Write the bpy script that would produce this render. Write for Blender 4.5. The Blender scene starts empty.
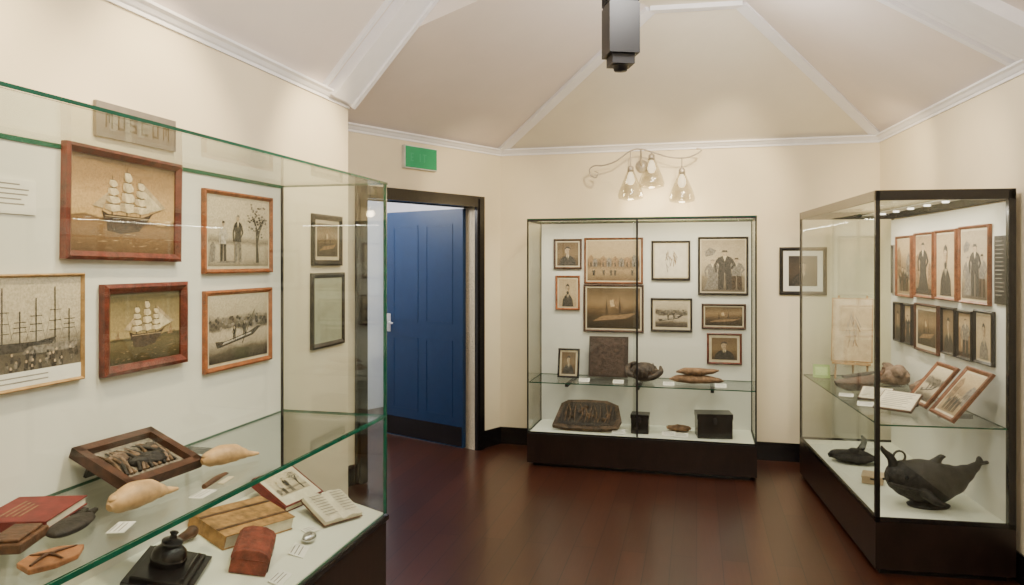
import bpy, math, random
from mathutils import Matrix, Vector
random.seed(7)
V=Vector
# ---------------------------------------------------------------- materials
MATS={}
def mat(name,col,rough=0.6,metal=0.0,var=0.12,scale=12.0,bump=0.0,emit=0.0,coat=0.0,stretch=None):
    if name in MATS: return MATS[name]
    m=bpy.data.materials.new(name); m.use_nodes=True
    nt=m.node_tree; b=nt.nodes['Principled BSDF']
    tc=nt.nodes.new('ShaderNodeTexCoord'); mp=nt.nodes.new('ShaderNodeMapping')
    nz=nt.nodes.new('ShaderNodeTexNoise'); nz.inputs['Scale'].default_value=scale; nz.inputs['Detail'].default_value=8; nz.inputs['Roughness'].default_value=.6
    if stretch: mp.inputs['Scale'].default_value=stretch
    nt.links.new(tc.outputs['Object'],mp.inputs[0]); nt.links.new(mp.outputs[0],nz.inputs['Vector'])
    cr=nt.nodes.new('ShaderNodeValToRGB')
    cr.color_ramp.elements[0].position=0.35; cr.color_ramp.elements[1].position=0.65
    cr.color_ramp.elements[0].color=[max(0,c*(1-var)) for c in col]+[1]
    cr.color_ramp.elements[1].color=[min(1,c*(1+var)) for c in col]+[1]
    nt.links.new(nz.outputs[0],cr.inputs[0]); nt.links.new(cr.outputs[0],b.inputs['Base Color'])
    b.inputs['Roughness'].default_value=rough; b.inputs['Metallic'].default_value=metal
    b.inputs['Coat Weight'].default_value=coat
    if bump>0:
        bp=nt.nodes.new('ShaderNodeBump'); bp.inputs['Strength'].default_value=bump; bp.inputs['Distance'].default_value=0.01
        nt.links.new(nz.outputs[0],bp.inputs['Height']); nt.links.new(bp.outputs[0],b.inputs['Normal'])
    if emit>0:
        b.inputs['Emission Color'].default_value=list(col)+[1]; b.inputs['Emission Strength'].default_value=emit
    MATS[name]=m; return m

def glass_mat(name,tint,base=0.03,graz=.5):
    m=bpy.data.materials.new(name); m.use_nodes=True; nt=m.node_tree
    for n in list(nt.nodes): nt.nodes.remove(n)
    out=nt.nodes.new('ShaderNodeOutputMaterial'); tr=nt.nodes.new('ShaderNodeBsdfTransparent'); gl=nt.nodes.new('ShaderNodeBsdfGlossy')
    mx=nt.nodes.new('ShaderNodeMixShader'); lw=nt.nodes.new('ShaderNodeLayerWeight'); lw.inputs[0].default_value=0.5
    p=nt.nodes.new('ShaderNodeMath'); p.operation='POWER'; p.inputs[1].default_value=5
    q=nt.nodes.new('ShaderNodeMath'); q.operation='MULTIPLY_ADD'; q.inputs[1].default_value=graz; q.inputs[2].default_value=base
    tr.inputs[0].default_value=list(tint)+[1]; gl.inputs['Roughness'].default_value=0.0
    nt.links.new(lw.outputs['Facing'],p.inputs[0]); nt.links.new(p.outputs[0],q.inputs[0]); nt.links.new(q.outputs[0],mx.inputs[0])
    nt.links.new(tr.outputs[0],mx.inputs[1]); nt.links.new(gl.outputs[0],mx.inputs[2]); nt.links.new(mx.outputs[0],out.inputs[0])
    return m

def floor_mat():
    m=bpy.data.materials.new('dark_wood_floor'); m.use_nodes=True; nt=m.node_tree; b=nt.nodes['Principled BSDF']
    tc=nt.nodes.new('ShaderNodeTexCoord'); mp=nt.nodes.new('ShaderNodeMapping'); mp.inputs['Rotation'].default_value=(0,0,math.radians(-76))
    br=nt.nodes.new('ShaderNodeTexBrick'); br.inputs['Scale'].default_value=1.0
    br.inputs['Brick Width'].default_value=1.6; br.inputs['Row Height'].default_value=0.13; br.inputs['Mortar Size'].default_value=0.003
    br.inputs['Color1'].default_value=(0.036,0.0115,0.0065,1); br.inputs['Color2'].default_value=(0.060,0.020,0.011,1); br.inputs['Mortar'].default_value=(0.010,0.003,0.002,1)
    nz=nt.nodes.new('ShaderNodeTexNoise'); nz.inputs['Scale'].default_value=6; nz.inputs['Detail'].default_value=8
    m2=nt.nodes.new('ShaderNodeMapping'); m2.inputs['Scale'].default_value=(1,14,1)
    mx=nt.nodes.new('ShaderNodeMix'); mx.data_type='RGBA'; mx.blend_type='MULTIPLY'; mx.inputs[0].default_value=0.7
    cr=nt.nodes.new('ShaderNodeValToRGB'); cr.color_ramp.elements[0].color=(0.4,0.35,0.35,1); cr.color_ramp.elements[1].color=(1.5,1.4,1.3,1)
    L=nt.links.new
    L(tc.outputs['Object'],mp.inputs[0]); L(mp.outputs[0],br.inputs['Vector']); L(mp.outputs[0],m2.inputs[0]); L(m2.outputs[0],nz.inputs['Vector'])
    L(nz.outputs[0],cr.inputs[0]); L(br.outputs['Color'],mx.inputs[6]); L(cr.outputs[0],mx.inputs[7]); L(mx.outputs[2],b.inputs['Base Color'])
    b.inputs['Roughness'].default_value=0.28
    bp=nt.nodes.new('ShaderNodeBump'); bp.inputs['Strength'].default_value=0.08; L(nz.outputs[0],bp.inputs['Height']); L(bp.outputs[0],b.inputs['Normal'])
    return m

def photo_mat(name,h,stops,amp=.3,scale=7,fine=.10,st=(1,2,1),seed=0):
    # procedural print: tonal bands up the picture (object Y) broken by cloudy noise, plus film grain
    m=bpy.data.materials.new(name); m.use_nodes=True; nt=m.node_tree; b=nt.nodes['Principled BSDF']; L=nt.links.new
    N=nt.nodes.new
    tc=N('ShaderNodeTexCoord'); mp=N('ShaderNodeMapping'); mp.inputs['Scale'].default_value=st; mp.inputs['Location'].default_value=(seed*1.7,seed*.9,0)
    nz=N('ShaderNodeTexNoise'); nz.inputs['Scale'].default_value=scale; nz.inputs['Detail'].default_value=8; nz.inputs['Roughness'].default_value=.6; nz.inputs['Distortion'].default_value=.4
    L(tc.outputs['Object'],mp.inputs[0]); L(mp.outputs[0],nz.inputs['Vector'])
    sx=N('ShaderNodeSeparateXYZ'); L(tc.outputs['Object'],sx.inputs[0])
    a=N('ShaderNodeMath'); a.operation='MULTIPLY_ADD'; a.inputs[1].default_value=1/h; a.inputs[2].default_value=.5-amp/2; L(sx.outputs['Y'],a.inputs[0])
    c=N('ShaderNodeMath'); c.operation='MULTIPLY_ADD'; c.inputs[1].default_value=amp; L(nz.outputs[0],c.inputs[0]); L(a.outputs[0],c.inputs[2])
    cr=N('ShaderNodeValToRGB'); el=cr.color_ramp.elements
    S=.80
    cc=lambda t:(t[0]*S*1.05,t[1]*S*.96,t[2]*S*.80,1)
    el[0].position=stops[0][0]; el[0].color=cc(stops[0][1]); el[1].position=stops[-1][0]; el[1].color=cc(stops[-1][1])
    for p,col in stops[1:-1]: k=el.new(p); k.color=cc(col)
    L(c.outputs[0],cr.inputs[0])
    n2=N('ShaderNodeTexNoise'); n2.inputs['Scale'].default_value=130; n2.inputs['Detail'].default_value=5; L(tc.outputs['Object'],n2.inputs['Vector'])
    r2_=N('ShaderNodeMapRange'); r2_.inputs['From Min'].default_value=.35; r2_.inputs['From Max'].default_value=.65; r2_.inputs['To Min'].default_value=1-fine*1.6; r2_.inputs['To Max'].default_value=1+fine*1.6; L(n2.outputs[0],r2_.inputs['Value'])
    mx=N('ShaderNodeMix'); mx.data_type='RGBA'; mx.blend_type='MULTIPLY'; mx.inputs[0].default_value=1; L(cr.outputs[0],mx.inputs[6]); L(r2_.outputs[0],mx.inputs[7])
    L(mx.outputs[2],b.inputs['Base Color']); b.inputs['Roughness'].default_value=.45
    return m

GL=glass_mat('clear_glass',(0.955,0.98,0.972))
GLS=glass_mat('lamp_glass',(0.86,0.85,0.80),0.18,.8)
GEDGE=mat('green_glass_edge',(0.006,0.085,0.05),0.15,var=.2)
WALL=mat('cream_wall_paint',(0.86,0.765,0.57),0.85,var=.02,scale=3)
PANEL=mat('case_back_paint',(0.74,0.72,0.64),0.8,var=.02,scale=3)
DECK=mat('case_deck_paint',(0.74,0.74,0.62),0.8,var=.03,scale=3)
CEILP=mat('ceiling_paint_grey',(0.83,0.755,0.715),0.9,var=.02,scale=3)
CEILB=mat('ceiling_paint_beige',(0.86,0.80,0.67),0.9,var=.02,scale=3)
TRIM=mat('white_trim_paint',(0.92,0.92,0.97),0.6,var=.02)
BLK=mat('black_lacquer',(0.008,0.007,0.008),0.25,var=.2)
BASE=mat('dark_case_wood',(0.014,0.007,0.006),0.3,var=.4,scale=8,stretch=(1,8,1))
METAL=mat('dark_metal',(0.012,0.012,0.014),0.45,0.2)
IRON=mat('cast_iron',(0.028,0.023,0.019),0.6,0.25,bump=.8,scale=35,var=.5)
BLUE=mat('blue_door_paint',(0.003,0.027,0.090),0.45,var=.06)
CHROME=mat('brushed_steel',(0.6,0.6,0.6),0.25,1.0)
PAPER=mat('aged_mat_board',(0.58,0.49,0.34),0.8,var=.1,scale=25)
PAPERB=mat('book_page',(0.70,0.63,0.48),0.8,var=.1,scale=25)
WHITE=mat('white_card',(0.82,0.79,0.71),0.8,var=.03)
TANP=mat('tan_sketch_paper',(0.52,0.40,0.25),0.8,var=.15,scale=20)
LTP=mat('pale_sketch_paper',(0.68,0.60,0.46),0.8,var=.08,scale=20)
INK=mat('ink',(0.05,0.045,0.04),0.8)
INKG=mat('ink_grey',(0.28,0.25,0.21),0.8)
F_RED=mat('mahogany_frame',(0.11,0.018,0.008),0.35,var=.5,scale=30,coat=.3,bump=.1)
F_ORG=mat('cherry_frame',(0.27,0.078,0.020),0.4,var=.4,scale=30,bump=.1)
F_TAN=mat('brown_oak_frame',(0.17,0.058,0.022),0.45,var=.4,scale=30,bump=.1)
F_GLD=mat('oak_gold_frame',(0.38,0.22,0.08),0.45,var=.3,scale=30)
F_BRN=mat('walnut_frame',(0.06,0.022,0.012),0.4,var=.4,scale=30,bump=.1)
F_BLK=mat('black_frame',(0.013,0.010,0.010),0.35)
SEP_M=mat('sepia_mid',(0.24,0.145,0.07),0.6,var=.45,scale=80)
SEP_L=mat('sepia_light',(0.46,0.33,0.18),0.6,var=.3,scale=70)
SEP_D=mat('sepia_dark',(0.055,0.032,0.016),0.6,var=.7,scale=80)
SEP_W=mat('sepia_pale',(0.60,0.48,0.30),0.6,var=.25,scale=45)
SEP_S=mat('sepia_sail_shade',(0.42,0.31,0.18),0.6,var=.3,scale=45)
SEP_F=mat('sepia_flesh',(0.44,0.32,0.20),0.6,var=.25,scale=90)
GR_L=mat('photo_light_grey',(0.46,0.40,0.32),0.6,var=.35,scale=70)
GR_M=mat('photo_mid_grey',(0.19,0.16,0.125),0.6,var=.55,scale=80)
GR_D=mat('photo_dark_grey',(0.048,0.039,0.030),0.6,var=.75,scale=80)
MIRR=mat('greenish_paper',(0.40,0.41,0.30),0.5,var=.1)
# ---------------------------------------------------------------- mesh builder
def frameM(o,x,y,z):
    M=Matrix.Identity(4)
    for i,a in enumerate((x,y,z)):
        for k in range(3): M[k][i]=a[k]
    for k in range(3): M[k][3]=o[k]
    return M
I4=Matrix.Identity(4)
T=lambda x,y,z=0: Matrix.Translation((x,y,z))
def R(ax,deg): return Matrix.Rotation(math.radians(deg),4,ax)
class MB:
    def __init__(s): s.v=[];s.f=[];s.mi=[];s.sm=[];s.mats=[]
    def add(s,vs,fs,m,M=I4,smooth=False):
        if m not in s.mats: s.mats.append(m)
        k=s.mats.index(m); o=len(s.v)
        s.v+= [M@V(p) for p in vs]
        for f in fs: s.f.append([i+o for i in f]); s.mi.append(k); s.sm.append(smooth)
    def box(s,c,d,m,M=I4,side=None):
        x,y,z=c; a,b,e=d[0]/2,d[1]/2,d[2]/2
        vs=[(x+i*a,y+j*b,z+k*e) for k in(-1,1) for j in(-1,1) for i in(-1,1)]
        fz=[(0,2,3,1),(4,5,7,6)]; fx=[(0,4,6,2),(1,3,7,5)]; fy=[(0,1,5,4),(2,6,7,3)]
        if side is None: s.add(vs,fz+fx+fy,m,M)
        else:
            ax=min(range(3),key=lambda i:d[i]); A=[fx,fy,fz]; s.add(vs,A[ax],m,M)
            for i in range(3):
                if i!=ax: s.add(vs,A[i],side,M)
    def b2(s,lo,hi,m,M=I4,side=None):
        s.box([(lo[i]+hi[i])/2 for i in range(3)],[abs(hi[i]-lo[i]) for i in range(3)],m,M,side)
    def poly(s,pts,z,m,M=I4): s.add([(p[0],p[1],z) for p in pts],[list(range(len(pts)))],m,M)
    def prism(s,pts,z0,z1,m,M=I4):
        n=len(pts); vs=[(p[0],p[1],z0) for p in pts]+[(p[0],p[1],z1) for p in pts]
        fs=[list(range(n))[::-1],list(range(n,2*n))]+[(i,(i+1)%n,(i+1)%n+n,i+n) for i in range(n)]
        s.add(vs,fs,m,M)
    def lathe(s,prof,m,M=I4,n=24,smooth=True,sx=1,sy=1):
        vs=[];fs=[]
        for r,z in prof:
            for i in range(n):
                a=2*math.pi*i/n; vs.append((r*sx*math.cos(a),r*sy*math.sin(a),z))
        for j in range(len(prof)-1):
            for i in range(n): fs.append((j*n+i,j*n+(i+1)%n,(j+1)*n+(i+1)%n,(j+1)*n+i))
        s.add(vs,fs,m,M,smooth)
        if prof[0][0]>1e-4: s.add(vs[:n],[list(range(n))[::-1]],m,M)
        if prof[-1][0]>1e-4: s.add(vs[-n:],[list(range(n))],m,M)
    def tube(s,pts,rad,m,M=I4,n=10,flat=1.0,cap=True):
        pts=[V(p) for p in pts]; N=len(pts)
        if not hasattr(rad,'__len__'): rad=[rad]*N
        t0=(pts[1]-pts[0]).normalized(); u=t0.orthogonal().normalized() if abs(t0.z)>.95 else V((0,0,1)).cross(t0).normalized()
        vs=[];fs=[]
        for k in range(N):
            t=(pts[min(k+1,N-1)]-pts[max(k-1,0)]).normalized()
            u=(u-t*u.dot(t)).normalized(); w=t.cross(u)
            for i in range(n):
                a=2*math.pi*i/n; vs.append(pts[k]+u*rad[k]*math.cos(a)+w*rad[k]*flat*math.sin(a))
        for k in range(N-1):
            for i in range(n): fs.append((k*n+i,k*n+(i+1)%n,(k+1)*n+(i+1)%n,(k+1)*n+i))
        s.add(vs,fs,m,M,True)
        if cap: s.add(vs[:n],[list(range(n))[::-1]],m,M); s.add(vs[-n:],[list(range(n))],m,M)
    def curve(s,pts,rad,m,M=I4,n=14,flat=1.0,sub=5):
        P=[V(p) for p in pts]; Q=[];Rr=[]
        for i in range(len(P)-1):
            a=P[max(i-1,0)];b=P[i];c=P[i+1];d=P[min(i+2,len(P)-1)]
            for k in range(sub):
                t=k/sub; Q.append(.5*((2*b)+(c-a)*t+(2*a-5*b+4*c-d)*t*t+(-a+3*b-3*c+d)*t**3)); f=t*t*(3-2*t); Rr.append(rad[i]*(1-f)+rad[i+1]*f)
        Q.append(P[-1]); Rr.append(rad[-1]); s.tube(Q,Rr,m,M,n,flat)
    def blob(s,c,r,m,M=I4,amp=0.0,seed=0,n=20,flatb=None):
        rnd=random.Random(seed); ph=[rnd.uniform(0,6.28) for _ in range(6)]
        vs=[];fs=[];q=n//2
        for j in range(q+1):
            th=math.pi*j/q
            for i in range(n):
                a=2*math.pi*i/n
                k=1+amp*(math.sin(3*a+ph[0])*math.sin(2*th+ph[1])+.6*math.sin(5*a+ph[2]+3*th)*math.sin(th)+.4*math.sin(2*a+7*th+ph[3])*math.sin(th))
                z=r[2]*k*math.cos(th)
                if flatb is not None: z=max(z,-flatb)
                vs.append((c[0]+r[0]*k*math.sin(th)*math.cos(a),c[1]+r[1]*k*math.sin(th)*math.sin(a),c[2]+z))
        for j in range(q):
            for i in range(n): fs.append((j*n+i,(j+1)*n+i,(j+1)*n+(i+1)%n,j*n+(i+1)%n))
        s.add(vs,fs,m,M,True)
    def build(s,name,M=I4,bevel=0):
        me=bpy.data.meshes.new(name+'_mesh'); me.from_pydata([tuple(v) for v in s.v],[],s.f)
        for m in s.mats: me.materials.append(m)
        for p,k,sm in zip(me.polygons,s.mi,s.sm): p.material_index=k; p.use_smooth=sm
        me.update(); o=bpy.data.objects.new(name,me); bpy.context.collection.objects.link(o); o.matrix_world=M
        if bevel:
            md=o.modifiers.new('bevel','BEVEL'); md.width=bevel; md.segments=2; md.limit_method='ANGLE'; md.angle_limit=math.radians(50)
        return o
# ---------------------------------------------------------------- pictures
def ell(cx,cy,rx,ry,n=14): return [(cx+rx*math.cos(2*math.pi*i/n),cy+ry*math.sin(2*math.pi*i/n)) for i in range(n)]
def person(mb,M,x,y,h,z,m,head=None,dress=False,wx=1.35,hat=True,top=None):
    q=lambda pts,dz,mm: mb.poly([(x+a*h*wx,y+b*h) for a,b in pts],z+dz,mm,M)
    if dress: q([(-.17,0),(-.05,-.01),(.08,.01),(.18,0),(.14,.2),(.07,.5),(-.07,.5),(-.12,.2)],0,m)
    else:
        q([(-.10,0),(-.02,0),(-.005,.45),(-.10,.5)],0,m); q([(.02,0),(.11,0),(.10,.5),(.005,.45)],0,m)
    tm=top or m
    q([(-.10,.42),(.10,.42),(.085,.6),(.12,.74),(.10,.80),(.04,.84),(-.04,.84),(-.10,.80),(-.12,.74),(-.085,.6)],.0002,tm)
    q([(-.12,.77),(-.165,.6),(-.14,.42),(-.11,.43),(-.13,.6),(-.08,.72)],.0003,tm); q([(.12,.77),(.17,.62),(.10,.50),(.08,.53),(.125,.62),(.08,.72)],.0003,tm)
    q([(-.03,.84),(.03,.84),(0,.70)],.0004,SEP_W)
    mb.poly(ell(x,y+.905*h,.045*h*wx*.85,.062*h),z+.0005,head or m,M)
    if hat: q([(-.065,.935),(.065,.935),(.04,.95),(.035,.985),(-.035,.985),(-.04,.95)],.0007,m)
    else: q([(-.04,.91),(-.04,.95),(0,.975),(.04,.95),(.04,.91),(.02,.94),(-.02,.94)],.0007,m)
PAL={
'ship':([(0,(.10,.055,.022)),(.30,(.27,.16,.07)),(.345,(.14,.08,.035)),(.37,(.60,.42,.21)),(.6,(.55,.37,.185)),(.8,(.34,.215,.10)),(1,(.20,.12,.055))],.24,7),
'ship2':([(0,(.035,.03,.012)),(.3,(.14,.11,.05)),(.35,(.05,.045,.022)),(.38,(.42,.33,.17)),(.65,(.30,.24,.125)),(1,(.12,.10,.05))],.24,8),
'harbor':([(0,(.35,.32,.28)),(.15,(.16,.14,.12)),(.30,(.10,.085,.07)),(.40,(.30,.27,.23)),(.5,(.58,.53,.45)),(1,(.68,.62,.53))],.16,9),
'people':([(0,(.22,.19,.15)),(.10,(.45,.40,.33)),(.30,(.58,.52,.43)),(.36,(.24,.21,.17)),(.40,(.40,.36,.30)),(.46,(.66,.60,.50)),(1,(.74,.67,.56))],.18,9),
'river':([(0,(.05,.04,.035)),(.17,(.13,.11,.09)),(.27,(.46,.41,.34)),(.46,(.56,.50,.42)),(.52,(.09,.08,.065)),(.66,(.20,.17,.14)),(.74,(.5,.45,.37)),(1,(.64,.58,.48))],.30,10),
'land':([(0,(.16,.11,.065)),(.25,(.38,.28,.17)),(.42,(.12,.08,.05)),(.52,(.26,.18,.11)),(.60,(.46,.36,.23)),(1,(.54,.43,.29))],.28,9),
'darkland':([(0,(.022,.016,.010)),(.35,(.07,.048,.028)),(.5,(.18,.12,.065)),(.65,(.30,.21,.12)),(1,(.10,.07,.04))],.45,8),
'portrait':([(0,(.09,.06,.035)),(.5,(.22,.155,.09)),(1,(.15,.10,.06))],.6,7),
'darkport':([(0,(.03,.024,.018)),(.5,(.09,.07,.05)),(1,(.05,.04,.03))],.6,7),
'vignette':([(0,(.50,.40,.28)),(.5,(.60,.49,.35)),(1,(.48,.38,.26))],.6,7),
'street':([(0,(.30,.22,.14)),(.3,(.42,.32,.2)),(.5,(.26,.18,.11)),(.75,(.50,.39,.26)),(1,(.60,.48,.33))],.4,8),
'standing':([(0,(.12,.085,.05)),(.22,(.28,.20,.12)),(.28,(.46,.34,.22)),(.7,(.55,.42,.28)),(1,(.34,.25,.16))],.45,8),
'figures':([(0,(.12,.10,.08)),(.25,(.28,.23,.17)),(.33,(.46,.40,.31)),(.6,(.56,.48,.38)),(1,(.40,.34,.26))],.5,8)}
PCNT=[0]
def picture(mb,M,w,h,kind,z=0.0,seed=1):
    rnd=random.Random(seed); W,H=w/2,h/2
    def q(x0,y0,x1,y1,m,k=1): mb.poly([(x0*W,y0*H),(x1*W,y0*H),(x1*W,y1*H),(x0*W,y1*H)],z+k*.0005,m,M)
    def P(pts,m,k=2): mb.poly([(a*W,b*H) for a,b in pts],z+k*.0005,m,M)
    if kind in PAL:
        st,amp,sc=PAL[kind]; PCNT[0]+=1
        q(-1,-1,1,1,photo_mat('print_%s_%d'%(kind,PCNT[0]),h,st,amp,sc,seed=PCNT[0],st=(1,3,1) if kind.startswith('ship') else (1,1.6,1)),0)
    if kind in('ship','ship2'):
        sail,dk=(SEP_W,SEP_D)
        for i in range(40):
            x=rnd.uniform(-.95,.8); y=rnd.uniform(-.95,-.42); l=rnd.uniform(.05,.2); P([(x,y),(x+l,y+.010),(x+l*.5,y+.020)],(SEP_M if i%3 else SEP_L),1.2)
        P([(-.42,-.35),(.38,-.35),(.52,-.10),(.3,-.2),(-.35,-.19),(-.47,-.12)],dk,3); P([(-.36,-.55),(-.1,-.6),(.25,-.52),(.36,-.35),(-.38,-.35)],SEP_D,1.5)
        P([(-.4,-.24),(.42,-.24),(.44,-.225),(-.41,-.225)],SEP_L,3.3)
        P([(.45,-.14),(.80,.06),(.46,-.11)],dk,3)
        hs=(.60,.80,.62) if kind=='ship' else (.62,.78,.55)
        for j,(mx,hh) in enumerate(zip((-.28,.0,.26),hs)):
            P([(mx-.012,-.2),(mx+.012,-.2),(mx+.005,hh+.05),(mx-.005,hh+.05)],dk,3)
            for k in range(4):
                y0=-.12+k*(hh+.1)/4; y1=y0+(hh+.1)/4-.03; s0=.15-.027*k; s1=s0-.022; o=.02
                P([(mx-s0+o,y0+.03),(mx+o,y0-.015),(mx+s0+o,y0+.03),(mx+s0*.95+o*1.5,(y0+y1)/2),(mx+s1,y1),(mx-s1,y1),(mx-s0*.9,(y0+y1)/2)],sail,4+.1*j)
                P([(mx-s0+o,y0+.03),(mx+o-.03,y0-.01),(mx-.05,y1),(mx-s1,y1),(mx-s0*.9,(y0+y1)/2)],SEP_S,4.25+.1*j)
                P([(mx-s1-.01,y1),(mx+s1+.01,y1),(mx+s1,y1+.012),(mx-s1,y1+.012)],dk,4.8)
            P([(mx,hh),(mx+.2,-.2),(mx+.195,-.2)],dk,2.5); P([(mx,hh),(mx-.2,-.2),(mx-.195,-.2)],dk,2.5)
        P([(.42,-.08),(.72,.04),(.29,.46)],sail,4); P([(.50,-.04),(.80,.07),(.30,.58)],SEP_S,3.8); P([(-.45,-.08),(-.64,-.04),(-.34,.3)],SEP_S,4)
        if kind=='ship2': P([(.62,-.3),(.78,-.3),(.72,.02)],SEP_M,2); P([(-.85,-.3),(-.72,-.3),(-.76,-.05)],SEP_M,2)
    elif kind=='harbor':
        q(-1,-1,1,-.72,WHITE,2.6)
        for i in range(9):
            x=-.9+i*.22+rnd.uniform(-.03,.03); t=.6+.25*math.sin(i*2.1); q(x-.008,-.3,x+.008,t,GR_D,2)
            for yy in(.45,.2,-.02): q(x-.08+.02*yy,yy*t,x+.08,yy*t+.012,GR_D,2)
            P([(x,t-.05),(x+.13,-.2),(x+.124,-.2)],GR_M,2); P([(x,t-.05),(x-.13,-.2),(x-.124,-.2)],GR_M,2)
        P([(-.95,-.35),(.55,-.37),(.66,-.14),(.4,-.2),(-.95,-.15)],GR_D,2.2); P([(.2,-.42),(.9,-.42),(.98,-.25),(.3,-.28)],GR_M,2.3)
        for i in range(60):
            x=rnd.uniform(-.97,.97); y=rnd.uniform(-.68,-.40); hh=rnd.uniform(.07,.13)
            P([(x-.018,y-hh),(x+.018,y-hh),(x+.022,y),(x-.022,y)],GR_D if i%4 else GR_M,2.4+i*.002); mb.poly(ell(x*W,(y+.03)*H,.014*W,.03*H,8),z+.00135,SEP_F if i%2 else GR_D,M)
        for i in range(2): q(-.75,-.83-.09*i,.55,-.805-.09*i,INKG,3)
    elif kind=='people':
        P([(.55,-.9),(.66,-.9),(.62,-.3),(.70,.1),(.84,.42),(.78,.45),(.60,.15),(.50,.5),(.45,.48),(.54,.1),(.55,-.3)],GR_D,1.5)
        for i in range(110):
            a=rnd.gauss(.62,.2); b=rnd.gauss(.45,.24)
            if -.0<a<.94 and -.3<b<.94: mb.poly(ell(a*W,b*H,.035*W,.032*H,6),z+.0010+i*.000005,(GR_M,GR_D,GR_M,GR_L)[i%4],M)
        person(mb,M,-.55*W,-.85*H,1.2*H,z+.0018,GR_D,SEP_F,top=GR_L,wx=1.15); person(mb,M,-.08*W,-.88*H,1.45*H,z+.0020,GR_M,SEP_F,top=GR_D,wx=1.15)
        P([(-.75,-.9),(-.2,-.9),(-.1,-.86),(-.6,-.84)],GR_M,1.3); P([(-.98,-.9),(-.8,-.85),(-.78,-.4),(-.86,-.28),(-.95,-.4)],GR_M,2)
    elif kind=='river':
        for i in range(60): x=rnd.uniform(-.97,.97); y=rnd.uniform(.05,.38); mb.poly(ell(x*W,y*H,.05*W,.06*H,6),z+.0006+i*.000004,(GR_D,GR_M)[i%2],M)
        P([(-.75,-.55),(.45,-.28),(.75,-.02),(.62,.0),(.3,-.16),(-.5,-.36),(-.82,-.34)],GR_D,2.2); P([(-.6,-.46),(.4,-.22),(.38,-.18),(-.55,-.39)],GR_L,2.4)
        person(mb,M,.15*W,-.25*H,.5*H,z+.0014,GR_D,SEP_F); person(mb,M,-.2*W,-.35*H,.45*H,z+.0014,GR_D,SEP_F)
        P([(.05,-.5),(.5,.55),(.52,.54),(.08,-.5)],GR_D,2.5)
        for i in range(16): x=-.98+i*.12; l=rnd.uniform(.12,.4); P([(x,-.98),(x+.02,-.98),(x+.07,-.98+l)],GR_D,2.6)
    elif kind=='land':
        for i in range(8):
            x=-.9+i*.24+rnd.uniform(-.05,.05); b=rnd.uniform(.12,.32); P([(x-.09,-.3),(x+.09,-.3),(x+.09,b-.12),(x,b),(x-.09,b-.12)],GR_M if i%2 else SEP_M,1.5); q(x-.03,-.3,x+.02,-.08,GR_D,1.7)
        for i in range(6): person(mb,M,rnd.uniform(-.8,.8)*W,-.75*H,.35*H,z+.001,GR_D,SEP_F)
    elif kind=='darkland':
        P([(-.8,-.65),(.5,-.5),(.9,-.2),(.4,-.3),(-.4,-.38)],SEP_M,1.5); P([(-.3,-.3),(-.25,.5),(-.2,-.3)],SEP_D,1.6); P([(.2,-.25),(.24,.6),(.3,-.25)],SEP_D,1.6); P([(-.18,.40),(.0,.5),(.2,.42),(.16,.0),(-.02,.05),(-.15,-.03)],SEP_M,1.7); P([(-.14,.36),(.0,.44),(.05,.1),(-.1,.05)],SEP_L,1.8)
    elif kind in('portrait','vignette','darkport'):
        k=.8 if kind=='vignette' else 1; X=lambda v:v*k
        def E2(cx,cy,rx,ry,m,dz): mb.poly(ell(X(cx)*W,cy*H,X(rx)*W,ry*H,20),z+dz,m,M)
        def P2(pts,m,dz): mb.poly([(X(a)*W,b*H) for a,b in pts],z+dz,m,M)
        cl=GR_D if kind!='vignette' else (GR_M if seed%2 else GR_D)
        P2([(-.8,-1),(-.70,-.5),(-.45,-.25),(-.18,-.1),(.18,-.1),(.45,-.25),(.70,-.5),(.8,-1)],cl,.0008)
        P2([(-.15,-.12),(.15,-.12),(0,-.5)],SEP_W,.0011); P2([(-.03,-.15),(.03,-.15),(.045,-.4),(0,-.48),(-.045,-.4)],GR_D,.0013)
        P2([(-.11,.05),(.11,.05),(.13,-.14),(-.13,-.14)],SEP_F,.0012)
        E2(0,.27,.25,.31,SEP_F,.0014); P2([(-.27,.28),(-.27,.48),(-.15,.62),(.02,.66),(.2,.58),(.27,.45),(.26,.28),(.2,.44),(-.1,.50),(-.21,.42)],GR_D,.0018)
        P2([(.05,-.02),(.2,.1),(.25,.27),(.2,.4),(.12,.3),(.1,.1)],SEP_M,.0016)
        for x in(-.1,.1): E2(x,.30,.035,.022,GR_D,.0018); P2([(x-.05,.36),(x+.05,.36),(x+.04,.38),(x-.04,.38)],SEP_D,.0018)
        P2([(-.02,.3),(.02,.3),(.04,.18),(-.04,.18)],SEP_M,.0017); P2([(-.09,.12),(.09,.12),(.06,.09),(-.06,.09)],SEP_D,.0018)
        if kind=='vignette' and seed%2==0: P2([(-.2,.14),(-.12,.05),(0,.1),(.12,.05),(.2,.14),(.14,-.08),(0,-.16),(-.14,-.08)],GR_D,.0019)
    elif kind=='street':
        P([(-1,-.5),(-.45,-.35),(-.4,.45),(-.7,.75),(-1,.6)],SEP_M,1.2); P([(1,-.55),(.4,-.35),(.38,.2),(.65,.5),(1,.4)],GR_M,1.2)
        for i in range(3): q(-.92+.17*i,.0,-.84+.17*i,.25,SEP_D,1.5); q(-.92+.17*i,-.35,-.84+.17*i,-.1,SEP_D,1.5); q(.5+.16*i,-.2,.57+.16*i,.05,SEP_D,1.5)
        for a,s,m in((-.5,.7,GR_D),(-.15,.9,SEP_D),(.2,.85,GR_D),(.55,.75,SEP_D)): person(mb,M,a*W,-.9*H,s*H,z+.0012,m,SEP_F,wx=1.3)
    elif kind=='standing':
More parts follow.
